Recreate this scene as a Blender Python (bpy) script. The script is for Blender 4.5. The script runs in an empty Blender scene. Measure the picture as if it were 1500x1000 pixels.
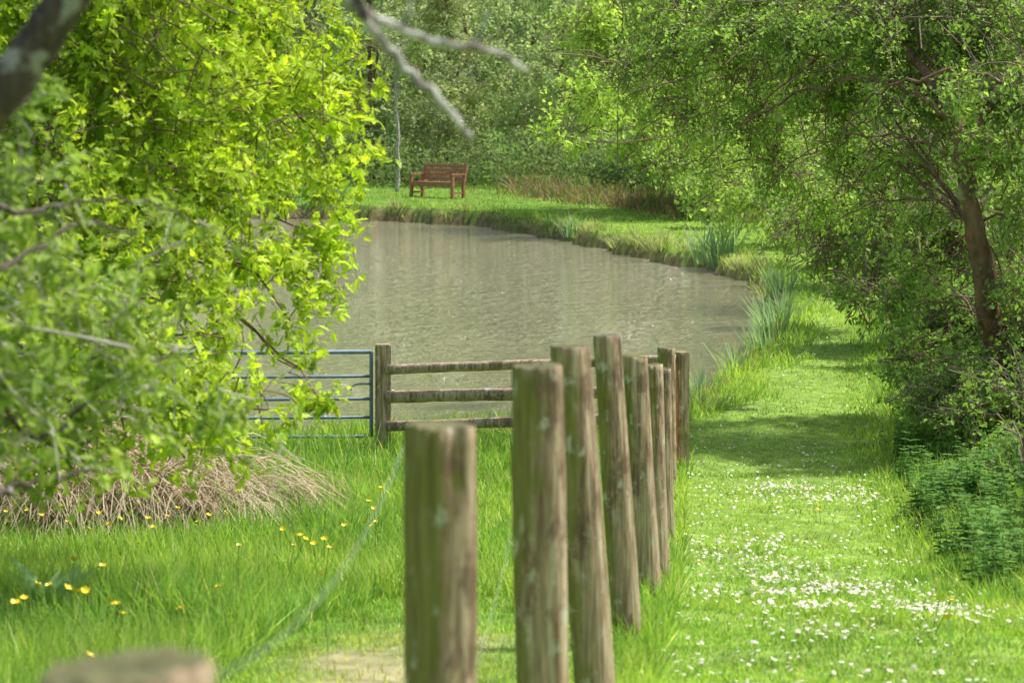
import bpy, math, numpy as np
from mathutils import Vector
rng=np.random.default_rng(11)
CAM=3.06; F=3542.0
SUN=Vector((0.46,0.18,0.87)).normalized()
def S(a,b,d):
    # survey sighting: bearing / drop measured from the camera station -> world metres
    return np.array([(a-750)/F*d, d, CAM-(b-150)/F*d])
sc=bpy.context.scene
COL=sc.collection
# ---------------------------------------------------------------- helpers
def nrm(a): return a/np.maximum(np.linalg.norm(a,axis=-1,keepdims=True),1e-9)
def sm(t): t=np.clip(t,0,1); return t*t*(3-2*t)
def n2(x,y,s=1.0,o=0.0):
    x=x*s+o; y=y*s+o*1.7
    return (np.sin(x*1.3+1.7*np.sin(y*.9+o))+np.sin(y*1.7+1.3*np.sin(x*1.1+2))+np.sin((x+y)*2.3+o)*.6+np.sin((x-y*1.4)*3.9+1)*.35)/2.95
def n3(p,s):
    q=p*s
    return (np.sin(q[:,0]*1.3+np.sin(q[:,1]*1.7))+np.sin(q[:,1]*1.1+1.5*np.sin(q[:,2]*1.9))+np.sin(q[:,2]*1.5+1.2*np.sin(q[:,0]*2.1+1)))/3
def build(name,parts,mats,smooth=False):
    Vs=[];loops=[];starts=[];tots=[];mi=[];cols=[];off=0;ls=0
    for V,Fs,C,m in parts:
        V=np.asarray(V,float).reshape(-1,3); Vs.append(V)
        if C is None: C=np.full((len(V),3),.5)
        C=np.asarray(C,float)
        if C.ndim==1: C=np.tile(C,(len(V),1))
        cols.append(C)
        for f in Fs:
            f=np.asarray(f,int)
            if f.size==0: continue
            n,k=f.shape
            loops.append((f+off).ravel()); starts.append(ls+np.arange(n)*k); tots.append(np.full(n,k)); mi.append(np.full(n,m)); ls+=n*k
        off+=len(V)
    V=np.concatenate(Vs);L=np.concatenate(loops);st=np.concatenate(starts);tt=np.concatenate(tots);mi=np.concatenate(mi);C=np.concatenate(cols)
    me=bpy.data.meshes.new(name)
    me.vertices.add(len(V)); me.vertices.foreach_set("co",V.astype(np.float32).ravel())
    me.loops.add(len(L)); me.loops.foreach_set("vertex_index",L.astype(np.int32))
    me.polygons.add(len(st)); me.polygons.foreach_set("loop_start",st.astype(np.int32)); me.polygons.foreach_set("loop_total",tt.astype(np.int32))
    for m in mats: me.materials.append(m)
    me.polygons.foreach_set("material_index",mi.astype(np.int32))
    me.polygons.foreach_set("use_smooth",np.full(len(st),bool(smooth)))
    at=me.attributes.new("col",'FLOAT_COLOR','POINT')
    at.data.foreach_set("color",np.concatenate([C,np.ones((len(C),1))],1).astype(np.float32).ravel())
    me.update(calc_edges=True); me.validate()
    return me
def obj(name,me,parent=None,loc=None):
    o=bpy.data.objects.new(name,me); COL.objects.link(o)
    if loc is not None: o.location=[float(v) for v in loc]
    if parent is not None: o.parent=parent
    return o
def tag(o,label=None,cat=None,group=None,kind=None):
    if label: o["label"]=label
    if cat: o["category"]=cat
    if group: o["group"]=group
    if kind: o["kind"]=kind
    return o
def inst(T,Fs,P,A,N,sl,sw,rgb,m=0):
    A=nrm(A);B=nrm(np.cross(N,A));N=np.cross(A,B)
    n=len(P);k=len(T);T=np.asarray(T,float)
    V=P[:,None]+T[None,:,0,None]*(sl[:,None]*A)[:,None]+T[None,:,1,None]*(sw[:,None]*B)[:,None]+T[None,:,2,None]*(sl[:,None]*N)[:,None]
    o=(np.arange(n)*k)[:,None]
    FF=[(np.asarray(f)[None,:]+o) for f in Fs]
    C=np.repeat(rgb,k,axis=0)
    return (V.reshape(-1,3),FF,C,m)
LEAF=([(0,0,0),(.42,.3,.06),(1,0,-.05),(.42,-.3,.06)],[(0,1,2),(0,2,3)])
LOBE=([(0,0,0),(.2,.17,.03),(.32,.11,.02),(.48,.33,.06),(.62,.15,.0),(.78,.2,.0),(1,0,-.12),(.78,-.2,.0),(.62,-.15,.0),(.48,-.33,.06),(.32,-.11,.02),(.2,-.17,.03)],
      [(0,1,2),(0,2,3,4),(0,4,5,6),(0,6,7,8),(0,8,9,10),(0,10,11)])
BLADE=([(0,.5,0),(0,-.5,0),(.5,.42,.06),(.5,-.42,.06),(1,0,.34)],[(1,0,2,3),(3,2,4)])
def tubes(P0,P1,P2,r0,r1,rgb,seg=3,ns=3,m=1):
    n=len(P0);t=np.linspace(0,1,seg+1)[None,:,None]
    pts=(1-t)**2*P0[:,None]+2*t*(1-t)*P1[:,None]+t*t*P2[:,None]
    T=nrm(2*(1-t)*(P1-P0)[:,None]+2*t*(P2-P1)[:,None]+1e-6)
    ref=np.array([.36,.21,.91]);B=nrm(np.cross(T,ref));C=np.cross(T,B)
    r=(r0[:,None]*(1-t[...,0])+r1[:,None]*t[...,0])
    a=np.arange(ns)/ns*2*np.pi
    V=pts[:,:,None]+r[:,:,None,None]*(np.cos(a)[None,None,:,None]*B[:,:,None]+np.sin(a)[None,None,:,None]*C[:,:,None])
    k=(seg+1)*ns
    f=[]
    for i in range(seg):
        for j in range(ns):
            f.append((i*ns+j,i*ns+(j+1)%ns,(i+1)*ns+(j+1)%ns,(i+1)*ns+j))
    f=np.array(f);FF=(f[None]+(np.arange(n)*k)[:,None,None]).reshape(-1,4)
    return (V.reshape(-1,3),[FF],np.repeat(rgb,k,axis=0),m)
def limb(pts,rad,ns=10,sub=6,bump=.1,rgb=(.2,.15,.1),m=0,seed=0,wob=0.0):
    pts=np.array(pts,float);rad=np.array(rad,float);n=len(pts)
    P=np.vstack([2*pts[0]-pts[1],pts,2*pts[-1]-pts[-2]])
    out=[];rr=[]
    for i in range(n-1):
        p0,p1,p2,p3=P[i],P[i+1],P[i+2],P[i+3]
        for t in np.arange(sub)/sub:
            out.append(.5*((2*p1)+(-p0+p2)*t+(2*p0-5*p1+4*p2-p3)*t*t+(-p0+3*p1-3*p2+p3)*t**3)); rr.append(rad[i]*(1-t)+rad[i+1]*t)
    out.append(pts[-1]);rr.append(rad[-1]);out=np.array(out);rr=np.array(rr)
    r_=np.random.default_rng(seed+5)
    if wob: out[1:-1]+=r_.normal(0,wob,(len(out)-2,3))
    T=nrm(np.gradient(out,axis=0));d=np.abs(T.mean(0));ref=np.zeros(3);ref[np.argmin(d)]=1
    B=nrm(np.cross(T,ref));C=np.cross(T,B)
    a=np.arange(ns)/ns*2*np.pi
    R=rr[:,None]*(1+bump*r_.normal(0,1,(len(out),ns))*.5+bump*np.sin(a*2+seed)[None])
    V=out[:,None]+R[...,None]*(np.cos(a)[None,:,None]*B[:,None]+np.sin(a)[None,:,None]*C[:,None])
    f=[]
    for i in range(len(out)-1):
        for j in range(ns): f.append((i*ns+j,i*ns+(j+1)%ns,(i+1)*ns+(j+1)%ns,(i+1)*ns+j))
    caps=[list(range(ns))[::-1],list(range((len(out)-1)*ns,len(out)*ns))]
    return (V.reshape(-1,3),[np.array(f),np.array(caps)],np.array(rgb,float),m)
# ---------------------------------------------------------------- materials
def newmat(name):
    m=bpy.data.materials.new(name);m.use_nodes=True;nt=m.node_tree
    for n in list(nt.nodes): nt.nodes.remove(n)
    out=nt.nodes.new('ShaderNodeOutputMaterial');return m,nt,out
def N(nt,t,**kw):
    n=nt.nodes.new(t)
    for k,v in kw.items():
        if k in n.inputs: n.inputs[k].default_value=v
        else: setattr(n,k,v)
    return n
def mix(nt,a,b,f,blend='MIX'):
    n=nt.nodes.new('ShaderNodeMix');n.data_type='RGBA';n.blend_type=blend
    for s,v in ((0,f),(6,a),(7,b)):
        if hasattr(v,'is_output') or hasattr(v,'links'): nt.links.new(v,n.inputs[s])
        else: n.inputs[s].default_value=v if s==0 else (*v,1)
    return n.outputs[2]
def ramp(nt,fac,stops):
    r=nt.nodes.new('ShaderNodeValToRGB');e=r.color_ramp.elements
    while len(e)<len(stops): e.new(.5)
    for i,(p,c) in enumerate(stops):
        e[i].position=p;e[i].color=(*c,1) if len(c)==3 else c
    nt.links.new(fac,r.inputs[0]);return r.outputs[0]
def noise(nt,scale,detail=4,mapscale=None,coord='Object',rough=.55):
    tc=nt.nodes.new('ShaderNodeTexCoord');v=tc.outputs[coord]
    if mapscale:
        mp=nt.nodes.new('ShaderNodeMapping');mp.inputs['Scale'].default_value=mapscale;nt.links.new(v,mp.inputs[0]);v=mp.outputs[0]
    n=nt.nodes.new('ShaderNodeTexNoise');n.inputs['Scale'].default_value=scale;n.inputs['Detail'].default_value=detail;n.inputs['Roughness'].default_value=rough
    nt.links.new(v,n.inputs['Vector']);return n.outputs[0]
def vegmat(name,tr=.35,rough=.5,spec=.35,var=.35,scale=6,gain=1.0,tcol=(1.2,1.12,.5)):
    m,nt,out=newmat(name)
    at=N(nt,'ShaderNodeAttribute');at.attribute_name='col'
    c=ramp(nt,noise(nt,scale,3),[(.3,(1-var,)*3),(.7,(1+var*.6,)*3)])
    c=mix(nt,at.outputs[0],c,1.0,'MULTIPLY')
    c=mix(nt,c,(gain,gain,gain),1.0,'MULTIPLY')
    b=N(nt,'ShaderNodeBsdfPrincipled');b.inputs['Roughness'].default_value=rough;b.inputs['Specular IOR Level'].default_value=spec
    nt.links.new(c,b.inputs['Base Color'])
    if tr>0:
        t=N(nt,'ShaderNodeBsdfTranslucent');c2=mix(nt,c,tcol,1.0,'MULTIPLY');nt.links.new(c2,t.inputs[0])
        ms=N(nt,'ShaderNodeMixShader');ms.inputs[0].default_value=tr
        nt.links.new(b.outputs[0],ms.inputs[1]);nt.links.new(t.outputs[0],ms.inputs[2]);nt.links.new(ms.outputs[0],out.inputs[0])
    else: nt.links.new(b.outputs[0],out.inputs[0])
    return m
def plain(name,c,rough=.6,metal=0,var=.25,scale=20,bump=.2):
    m,nt,out=newmat(name)
    nz=noise(nt,scale,5)
    cc=ramp(nt,nz,[(.3,tuple(v*(1-var) for v in c)),(.7,tuple(min(1,v*(1+var)) for v in c))])
    b=N(nt,'ShaderNodeBsdfPrincipled');b.inputs['Roughness'].default_value=rough;b.inputs['Metallic'].default_value=metal
    nt.links.new(cc,b.inputs['Base Color'])
    bp=N(nt,'ShaderNodeBump');bp.inputs['Strength'].default_value=bump;bp.inputs['Distance'].default_value=.01
    nt.links.new(nz,bp.inputs['Height']);nt.links.new(bp.outputs[0],b.inputs['Normal']);nt.links.new(b.outputs[0],out.inputs[0])
    return m
def barkmat(name,c1,c2,lich,la=.55,scale=30):
    m,nt,out=newmat(name)
    a=noise(nt,scale,6,(1,1,.35));l=noise(nt,scale*.35,5)
    c=ramp(nt,a,[(.3,c1),(.65,c2)])
    f=ramp(nt,l,[(la,(0,0,0)),(la+.06,(1,1,1))])
    c=mix(nt,c,lich,f)
    b=N(nt,'ShaderNodeBsdfPrincipled');b.inputs['Roughness'].default_value=.85;nt.links.new(c,b.inputs['Base Color'])
    bp=N(nt,'ShaderNodeBump');bp.inputs['Strength'].default_value=.8;bp.inputs['Distance'].default_value=.02
    nt.links.new(a,bp.inputs['Height']);nt.links.new(bp.outputs[0],b.inputs['Normal']);nt.links.new(b.outputs[0],out.inputs[0]);return m
def postmat(name,moss=0.0,bright=1.0):
    m,nt,out=newmat(name)
    g=noise(nt,14,7,(3,3,.22),rough=.65);big=noise(nt,5,6,(1,1,.5),rough=.7);fine=noise(nt,60,4,(2,2,.12));sp=noise(nt,17,5,(1,1,.7),rough=.7);pat=noise(nt,6,6,(1.3,1.3,.6),rough=.7)
    oi=N(nt,'ShaderNodeObjectInfo')
    c=ramp(nt,g,[(.30,(.12,.08,.055)),(.43,(.28,.195,.125)),(.55,(.42,.32,.215)),(.70,(.58,.48,.36))])
    f0=ramp(nt,pat,[(.51,(0,0,0)),(.58,(.75,.75,.75))]);c=mix(nt,c,(.13,.08,.05),f0)
    geo=N(nt,'ShaderNodeNewGeometry');sx=N(nt,'ShaderNodeSeparateXYZ');nt.links.new(geo.outputs['Normal'],sx.inputs[0])
    ma=N(nt,'ShaderNodeMath',operation='MULTIPLY_ADD');ma.inputs[1].default_value=-.19;nt.links.new(sx.outputs[0],ma.inputs[0]);nt.links.new(big,ma.inputs[2])
    mb=N(nt,'ShaderNodeMath',operation='MULTIPLY_ADD');mb.inputs[1].default_value=.12;nt.links.new(oi.outputs['Random'],mb.inputs[0]);nt.links.new(ma.outputs[0],mb.inputs[2])
    f=ramp(nt,mb.outputs[0],[(.56-moss,(0,0,0)),(.66-moss,(.8,.8,.8))])
    c=mix(nt,c,(.19,.195,.035),f)
    f2=ramp(nt,sp,[(.58,(0,0,0)),(.65,(.75,.75,.75))])
    c=mix(nt,c,(.52,.51,.41),f2)
    f3=ramp(nt,fine,[(.35,(.65,.65,.65)),(.52,(1,1,1))])
    c=mix(nt,c,f3,1.0,'MULTIPLY');c=mix(nt,c,(bright,)*3,1.0,'MULTIPLY')
    b=N(nt,'ShaderNodeBsdfPrincipled');b.inputs['Roughness'].default_value=.9;nt.links.new(c,b.inputs['Base Color'])
    bp=N(nt,'ShaderNodeBump');bp.inputs['Strength'].default_value=.6;bp.inputs['Distance'].default_value=.010
    nt.links.new(fine,bp.inputs['Height']);nt.links.new(bp.outputs[0],b.inputs['Normal']);nt.links.new(b.outputs[0],out.inputs[0]);return m
M_post=postmat("weathered_post_wood",.0,1.2)
M_rail=postmat("weathered_rail_wood",-.16,1.15)
M_end=plain("post_end_grain",(.11,.115,.045),.9,0,.5,30)
M_leaf=vegmat("leaf_foliage",.5,.55,.2,gain=2.45,tcol=(1.05,1.1,.6))
M_maple=vegmat("maple_foliage",.5,gain=1.95,tcol=(1.15,1.12,.5))
M_wood=vegmat("haze_paled_woodland_foliage",.5,.6,.2,gain=2.6,tcol=(1.05,1.05,.85))  # high gain and greyer transmission pale the leaves in place of air haze
M_dull=vegmat("haze_paled_leaf_foliage",.5,.6,.2,gain=2.6,tcol=(1.05,1.05,.85))  # far leaves, not darkened: same paling, haze put into the colour
M_grass=vegmat("grass_blade",.5,.55,.25,.25,2.5,gain=2.05,tcol=(1.1,1.1,.6))
M_dry=vegmat("dry_stalk",.3,.8,.2,gain=1.6)
M_bark=barkmat("hawthorn_bark",(.08,.048,.032),(.28,.16,.10),(.30,.34,.18),.58,14)
M_lich=barkmat("lichen_covered_bark",(.035,.028,.025),(.13,.095,.08),(.32,.33,.29),.57,60)
M_pale=barkmat("pale_lichened_twig",(.14,.12,.10),(.33,.31,.27),(.62,.62,.56),.46,90)
M_twig=vegmat("twig_bark",0,.9,.2,gain=1.5)
M_bench=plain("stained_bench_wood",(.38,.16,.105),.6,0,.3,12)
M_gate=plain("galvanised_blue_gate_steel",(.18,.26,.33),.6,.1,.3,30)
M_wire=plain("fence_wire_steel",(.45,.46,.46),.5,.4,.1,50)
M_white=plain("daisy_petal",(.75,.75,.75),.6,0,.05)
M_yel=plain("buttercup_petal",(.85,.66,.02),.4,0,.1)
M_stem=plain("flower_stem",(.1,.2,.03),.6,0,.2)
M_saw=plain("fresh_sawn_wood",(.45,.2,.07),.8,0,.3,18)
# ---------------------------------------------------------------- terrain
YT=[-50,0,5.3,8.5,10.5,12.3,14.2,19,22,30,67,72,90,150,400]
HT=[2.6,1.5,1.46,1.16,.84,.62,.46,.16,.2,.25,.41,.55,1.2,4,10]
EY=[-20,0,11,15,20,27,33,40,52,57,68,400];EX=[1.8,1.9,2.25,2.6,3.15,4.2,4.75,5.2,6.0,6.0,6,6]
FY=[0,1.7,3.9,5.3,6.7,8.5,10.3,12,14.2,17.5,19.5];FX=[-.35,-.28,-.12,.06,.22,.41,.57,.71,.89,1.13,1.33]
POND=np.array([(1.2,21.6),(1.75,23.5),(2.1,24.8),(3.0,29),(3.75,33.5),(4.0,36.5),(4.0,40),(3.65,43.8),(2.75,46.3),(1.95,49.8),(.77,54.7),(-1.0,60),(-4.3,63),(-8,64),(-14,60),(-18,48),(-17,34),(-12,25),(-8,22),(-3,21.6)])
def pond_s(x,y):
    x=np.asarray(x,float);y=np.asarray(y,float)
    x=x+.13*np.sin(y*2.1)+.09*np.sin(y*5.3+1)+.06*np.sin(y*9.1);y=y+.14*np.sin(x*2.7)+.1*np.sin(x*6.1)+.07*np.sin(x*13)
    best=np.full(x.shape,1e9);ins=np.zeros(x.shape,bool);n=len(POND)
    for i in range(n):
        a=POND[i];b=POND[(i+1)%n];ab=b-a
        t=np.clip(((x-a[0])*ab[0]+(y-a[1])*ab[1])/(ab@ab),0,1)
        best=np.minimum(best,np.hypot(x-a[0]-t*ab[0],y-a[1]-t*ab[1]))
        c=((a[1]>y)!=(b[1]>y))&(x<(b[0]-a[0])*(y-a[1])/(b[1]-a[1]+1e-12)+a[0]);ins^=c
    return np.where(ins,-best,best)
def H(x,y,s=None):
    x=np.asarray(x,float);y=np.asarray(y,float)
    if s is None: s=pond_s(x,y)
    h=np.interp(y,YT,HT);e=np.interp(y,EY,EX)
    h=h+.45*sm((x-e)/2.5)+.05*n2(x,y,.8)+.02*n2(x,y,3.1,2)
    h=h+.25*sm((-x-2.5)/3)*sm((20-y)/4)
    k=sm((s+.1)/.36)
    out=np.where(s>0,-.12+(h+.12)*k,np.maximum(-.7,-.12+s*.5))
    return np.where(s>3,h,out)
def axis(segs):
    a=[]
    for lo,hi,st in segs: a.append(np.arange(lo,hi,st))
    a.append([segs[-1][1]]);return np.concatenate(a)
gx=axis([(-400,-60,40),(-60,-20,4),(-20,-6,.8),(-6,6.6,.12),(6.6,20,.8),(20,60,4),(60,400,40)])
gy=axis([(-60,0,6),(0,5,.5),(5,21,.2),(21,66,.15),(66,90,.8),(90,150,6),(150,600,50)])
X,Y=np.meshgrid(gx,gy);s=pond_s(X,Y);Z=H(X,Y,s)
def dryness(x,y):
    xf=np.interp(y,FY,FX)
    w=sm(1.1-np.abs(x-(xf-.76))/.5)*sm((9.8-y)/1.5)
    return np.clip(w*(.9+.6*n2(x,y,5.2)),0,1)
def mudness(s): return sm(1-np.abs(s-.02)/.26)
dr=dryness(X,Y);mu=mudness(s)
g=np.array([.085,.155,.028])[None,None]*(1+.25*n2(X,Y,1.7))[...,None]
pathm=((X>np.interp(Y,FY,FX))*sm((np.interp(Y,EY,EX)-X)/.4))[...,None]
g=g*(1-pathm)+np.array([.135,.21,.04])*(1+.2*n2(X,Y,2.7)[...,None])*pathm
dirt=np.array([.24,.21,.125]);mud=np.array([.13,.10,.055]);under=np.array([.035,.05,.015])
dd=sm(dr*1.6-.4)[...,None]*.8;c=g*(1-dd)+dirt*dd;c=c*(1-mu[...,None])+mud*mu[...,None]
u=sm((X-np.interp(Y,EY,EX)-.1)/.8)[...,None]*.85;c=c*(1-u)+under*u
nx,ny=len(gx),len(gy);ii=np.arange(nx*ny).reshape(ny,nx)
q=np.stack([ii[:-1,:-1],ii[:-1,1:],ii[1:,1:],ii[1:,:-1]],-1).reshape(-1,4)
M_ground=vegmat("meadow_ground",0,.95,.1,.4,9,gain=1.6)
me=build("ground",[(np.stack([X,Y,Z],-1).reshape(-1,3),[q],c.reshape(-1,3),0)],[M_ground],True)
tag(obj("ground",me),kind="structure",label="grassy ground sloping down around a pond")
# water
m,nt,out=newmat("murky_pond_water")
b=N(nt,'ShaderNodeBsdfPrincipled');b.inputs['Roughness'].default_value=.05;b.inputs['IOR'].default_value=1.5;b.inputs['Specular IOR Level'].default_value=1.0
b.inputs['Coat Weight'].default_value=1.0;b.inputs['Coat Roughness'].default_value=.05;b.inputs['Coat IOR'].default_value=1.7
a=noise(nt,.25,3);cc=ramp(nt,a,[(.3,(.41,.385,.175)),(.7,(.48,.45,.22))]);nt.links.new(cc,b.inputs['Base Color'])
w1=noise(nt,5.0,5,(.7,.9,1),rough=.68);w2=noise(nt,1.7,3,(.8,1.2,1))
ad=N(nt,'ShaderNodeMath',operation='MULTIPLY_ADD');ad.inputs[1].default_value=1.7;nt.links.new(w1,ad.inputs[0]);nt.links.new(w2,ad.inputs[2])
bp=N(nt,'ShaderNodeBump');bp.inputs['Strength'].default_value=1;bp.inputs['Distance'].default_value=.22
nt.links.new(ad.outputs[0],bp.inputs['Height']);nt.links.new(bp.outputs[0],b.inputs['Normal']);nt.links.new(bp.outputs[0],b.inputs['Coat Normal']);nt.links.new(b.outputs[0],out.inputs[0])
P2=[]
for i in range(len(POND)):
    a=POND[i-1];b2=POND[i];c2=POND[(i+1)%len(POND)];t=(c2-a)/np.linalg.norm(c2-a);nn=np.array([t[1],-t[0]]);P2.append(b2+nn*.32)
wv=np.array([(p[0],p[1],0.0) for p in P2])
me=build("pond_water",[(wv,[np.array([list(range(len(wv)))])],None,0)],[m])
tag(obj("pond_water",me),kind="structure",label="murky olive pond water with small ripples")
# ---------------------------------------------------------------- grass
def grass(n,ylo,yhi,seed):
    r=np.random.default_rng(seed)
    k=-.15;u=r.random(n);y=(ylo**k+u*(yhi**k-ylo**k))**(1/k)
    x=(r.random(n)*2-1)*(.235*y+.5)
    s=pond_s(x,y);xf=np.interp(y,FY,FX);e=np.interp(y,EY,EX)
    keep=(s>.08+.07*n2(x,y,3.7))&(x<e+2.2);x,y,s,xf,e=[a[keep] for a in (x,y,s,xf,e)];n=len(x)
    d=dryness(x,y)
    left=(x<xf-1.2)&(y<21);track=(x<xf)&(x>=xf-1.25)&(y<11)
    midl=(x<xf)&(~track)&(y<21)
    h=np.full(n,.030)
    h=np.where(midl,.12,h);h=np.where(left&(y<21),.16+.08*n2(x,y,2.3),h)
    h=np.where(track,.035,h)
    h=np.where((np.abs(x-xf-.03)<.1)&(y<20),.10,h)*1.0
    h=np.where((x>e-.45),.04+.12*sm((x-e+.5)/.8),h)
    h=np.where((y>21)&(s<.6),.11+.07*n2(x,y,3),h)
    h=np.where((y>45)&(s>=.6),.05,h)
    h=h*(.5+.9*r.random(n))*(1+.35*n2(x,y,5.1,3))*(1+y*.005)
    path=(x>xf+.15)&(x<e-.3)&(s>.6)
    keep=r.random(n)>(d*1.0-.1);
    base=np.array([.14,.25,.042]);yel=np.array([.265,.345,.065]);dk=np.array([.08,.175,.035]);straw=np.array([.42,.38,.20]);
    t=np.clip(.55+.5*n2(x,y,1.1,5)+r.normal(0,.25,n),0,1)[:,None]
    col=dk*(1-t)+base*t;t2=np.clip(.30+.45*n2(x,y,.7,9)+r.normal(0,.25,n)+.12*(~left),0,1)[:,None];col=col*(1-t2)+yel*t2
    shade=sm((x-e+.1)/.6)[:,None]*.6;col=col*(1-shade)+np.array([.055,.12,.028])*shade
    dy=np.clip(d*.5+(r.random(n)<.05)*.7,0,1)[:,None];col=col*(1-dy)+straw*dy
    bank=((y>21)&(s<.26)&(n2(x,y,1.3,4)>-.2)&(r.random(n)<.4))[:,None]*.8;col=col*(1-bank)+np.array([.19,.15,.08])*bank
    P=np.stack([x,y,H(x,y,s)-.01],1)
    ang=r.random(n)*2*np.pi;Nn=np.stack([np.cos(ang),np.sin(ang),np.zeros(n)],1)
    le=np.where(path,.45,.33)
    A=np.stack([r.normal(0,1,n)*le,r.normal(0,1,n)*le,np.ones(n)],1)
    w=.0027+.0004*y
    P,A,Nn,h,w,col=[a[keep] for a in (P,A,Nn,h,w,col)]
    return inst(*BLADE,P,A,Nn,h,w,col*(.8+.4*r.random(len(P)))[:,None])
me=build("grass",[grass(440000,5.0,76,3)],[M_grass])
tag(obj("grass",me),label="short green meadow grass beside the pond",kind="stuff",cat="grass")
# ---------------------------------------------------------------- foliage maker
def crown(cl,nspray,per,L,size,tmpl,cA,cB,droop=-.15,rb=.006,gap=-.35,flat=1.0,seed=1,twrgb=(.12,.09,.06),hub=True,gs=1.5,hubfrac=.2):
    r=np.random.default_rng(seed);cl=np.array(cl,float)
    w=cl[:,3]**2.2;w/=w.sum()
    k=r.choice(len(cl),nspray,p=w);u=nrm(r.normal(0,1,(nspray,3)));rad=r.random(nspray)**(1/2.0)*(.85+.3*r.random(nspray))
    c=cl[k,:3];R=cl[k,3][:,None]*np.array([1,1,flat])
    p=c+u*R*rad[:,None]
    keep=n3(p,gs*2.2/np.median(cl[:,3]))>gap
    p,u,rad,k,c=[a[keep] for a in (p,u,rad,k,c)];n=len(p)
    d=nrm(u*.6+r.normal(0,.55,(n,3))+np.array([0,0,droop]));LL=L*(.6+.8*r.random(n))
    s=p-d*LL[:,None]*.5;e=p+d*LL[:,None]*.5;mid=(s+e)/2+np.array([0,0,1])*(LL*.08)[:,None]
    tw=tubes(s,mid,e,np.full(n,rb*.5),np.full(n,rb*.2),np.tile(np.array(twrgb),(n,1)),2,3)
    parts=[tw]
    if hub:
        q=r.random(n)<hubfrac;ss=s[q];cc=c[q]+r.normal(0,.5,(q.sum(),3))*cl[k[q],3][:,None];mm=(cc+ss)/2+(r.normal(0,.15,(q.sum(),3))+np.array([0,0,.12]))*cl[k[q],3][:,None]
        parts.append(tubes(cc,mm,ss,np.full(len(cc),rb*.9),np.full(len(cc),rb*.45),np.tile(np.array(twrgb),(len(cc),1)),4,4))
    i=np.repeat(np.arange(n),per);N_=len(i);t=r.random(N_)
    base=s[i]*(1-t)[:,None]+e[i]*t[:,None]+r.normal(0,1,(N_,3))*(L*.08)
    side=nrm(np.cross(d[i],r.normal(0,1,(N_,3))))
    A=nrm(d[i]*.55+side*.8+np.array([0,0,-.15])+r.normal(0,.25,(N_,3)))
    Nn=nrm(np.array([0,-.15,1.0])+r.normal(0,.6,(N_,3)))
    sz=size*(.5+.85*r.random(N_))
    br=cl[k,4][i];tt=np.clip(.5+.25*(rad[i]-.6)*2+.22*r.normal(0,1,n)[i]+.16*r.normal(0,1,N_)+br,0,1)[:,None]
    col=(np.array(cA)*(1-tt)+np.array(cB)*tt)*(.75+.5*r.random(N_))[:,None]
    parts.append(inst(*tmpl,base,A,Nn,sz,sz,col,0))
    return parts
def limbs_to(cl,org,r0,seed,rgb=(.15,.1,.07),ns=7,pick=None,kr=.3):
    r=np.random.default_rng(seed);out=[];org=np.array(org,float)
    for j,c in enumerate(cl):
        c=np.array(c[:3],float)
        dd=np.linalg.norm(org-c,axis=1)+np.maximum(0,org[:,2]-c[2])*1.5;o=org[np.argmin(dd)]
        L=np.linalg.norm(c-o)
        m1=o+(c-o)*.35+np.array([0,0,.18*L])+r.normal(0,.06*L,3);m2=o+(c-o)*.7+np.array([0,0,.12*L])+r.normal(0,.07*L,3)
        out.append(limb([o,m1,m2,c],[r0,r0*.75,r0*.5,r0*kr],ns=ns,sub=5,bump=.12,seed=seed+j,wob=.008*L,rgb=rgb))
    return out
def tree(name,base,trunkparts,crownparts,bark,leafm,label,cat="tree",group=None):
    base=np.array(base,float)
    e=bpy.data.objects.new(name,None);COL.objects.link(e);e.location=base.tolist();e.empty_display_size=.3
    def sh(ps): return [(p[0]-base,)+tuple(p[1:]) for p in ps]
    t=obj("trunk",build("trunk",sh(trunkparts),bark if isinstance(bark,list) else [bark],True),e);c=obj("crown",build("crown",sh(crownparts),[leafm,M_twig]),e)
    tag(e,label,cat,group);return e,t,c
def CL(rows): return [(*S(a,b,d),r,br) for a,b,d,r,br in rows]
def gz(x,y): return float(H(np.array([x]),np.array([y]))[0])
# left bright maple
cl=CL([(60,40,10,.5,.1),(200,20,10,.42,.1),(320,30,11,.42,.15),(410,60,11,.32,.2),(470,110,11,.26,.25),(120,150,10,.42,0),(255,150,10,.4,.1),(375,165,10.5,.36,.2),(460,190,10.5,.27,.3),(520,150,11,.14,.3),(515,235,11,.13,.3),(60,270,9.5,.42,0),(200,280,10,.4,.1),(325,290,10,.34,.2),(430,300,10.5,.27,.3),(480,350,10.5,.16,.3),(462,415,10.5,.2,.3),(370,390,10,.32,.2),(250,400,9.5,.36,.05),(100,400,9.5,.4,.0),(425,470,10,.15,.2),(325,490,9.5,.24,.2),(200,510,9,.3,.0),(70,520,9,.34,0),(300,590,9,.2,.15),(395,600,9.5,.15,.25),(470,590,10,.09,.3),(350,660,9.5,.13,.2),(230,630,9,.2,.1),(110,620,9,.22,.0),(440,540,9.8,.12,.25),(270,670,9.3,.12,.2),(180,690,9.2,.12,.1),(60,680,9,.14,.1),
 (20,-120,10,.8,0),(230,-130,10.5,.7,.1),(-150,100,10,.7,-.1),(-160,350,10,.7,-.1),(-120,560,9.5,.5,-.1),(150,300,12.5,.7,0),(250,50,13,.8,0),(330,180,13,.55,0)])
bx,by=-2.75,11.2;bz=gz(bx,by)
tr=[limb([(bx,by,bz-.1),(bx+.03,by-.1,bz+.9),(bx+.1,by-.3,bz+1.8),(bx+.3,by-.4,bz+2.7),(bx+.5,by-.4,bz+4.0)],[.17,.14,.12,.09,.04],ns=14,bump=.12)]
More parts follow.
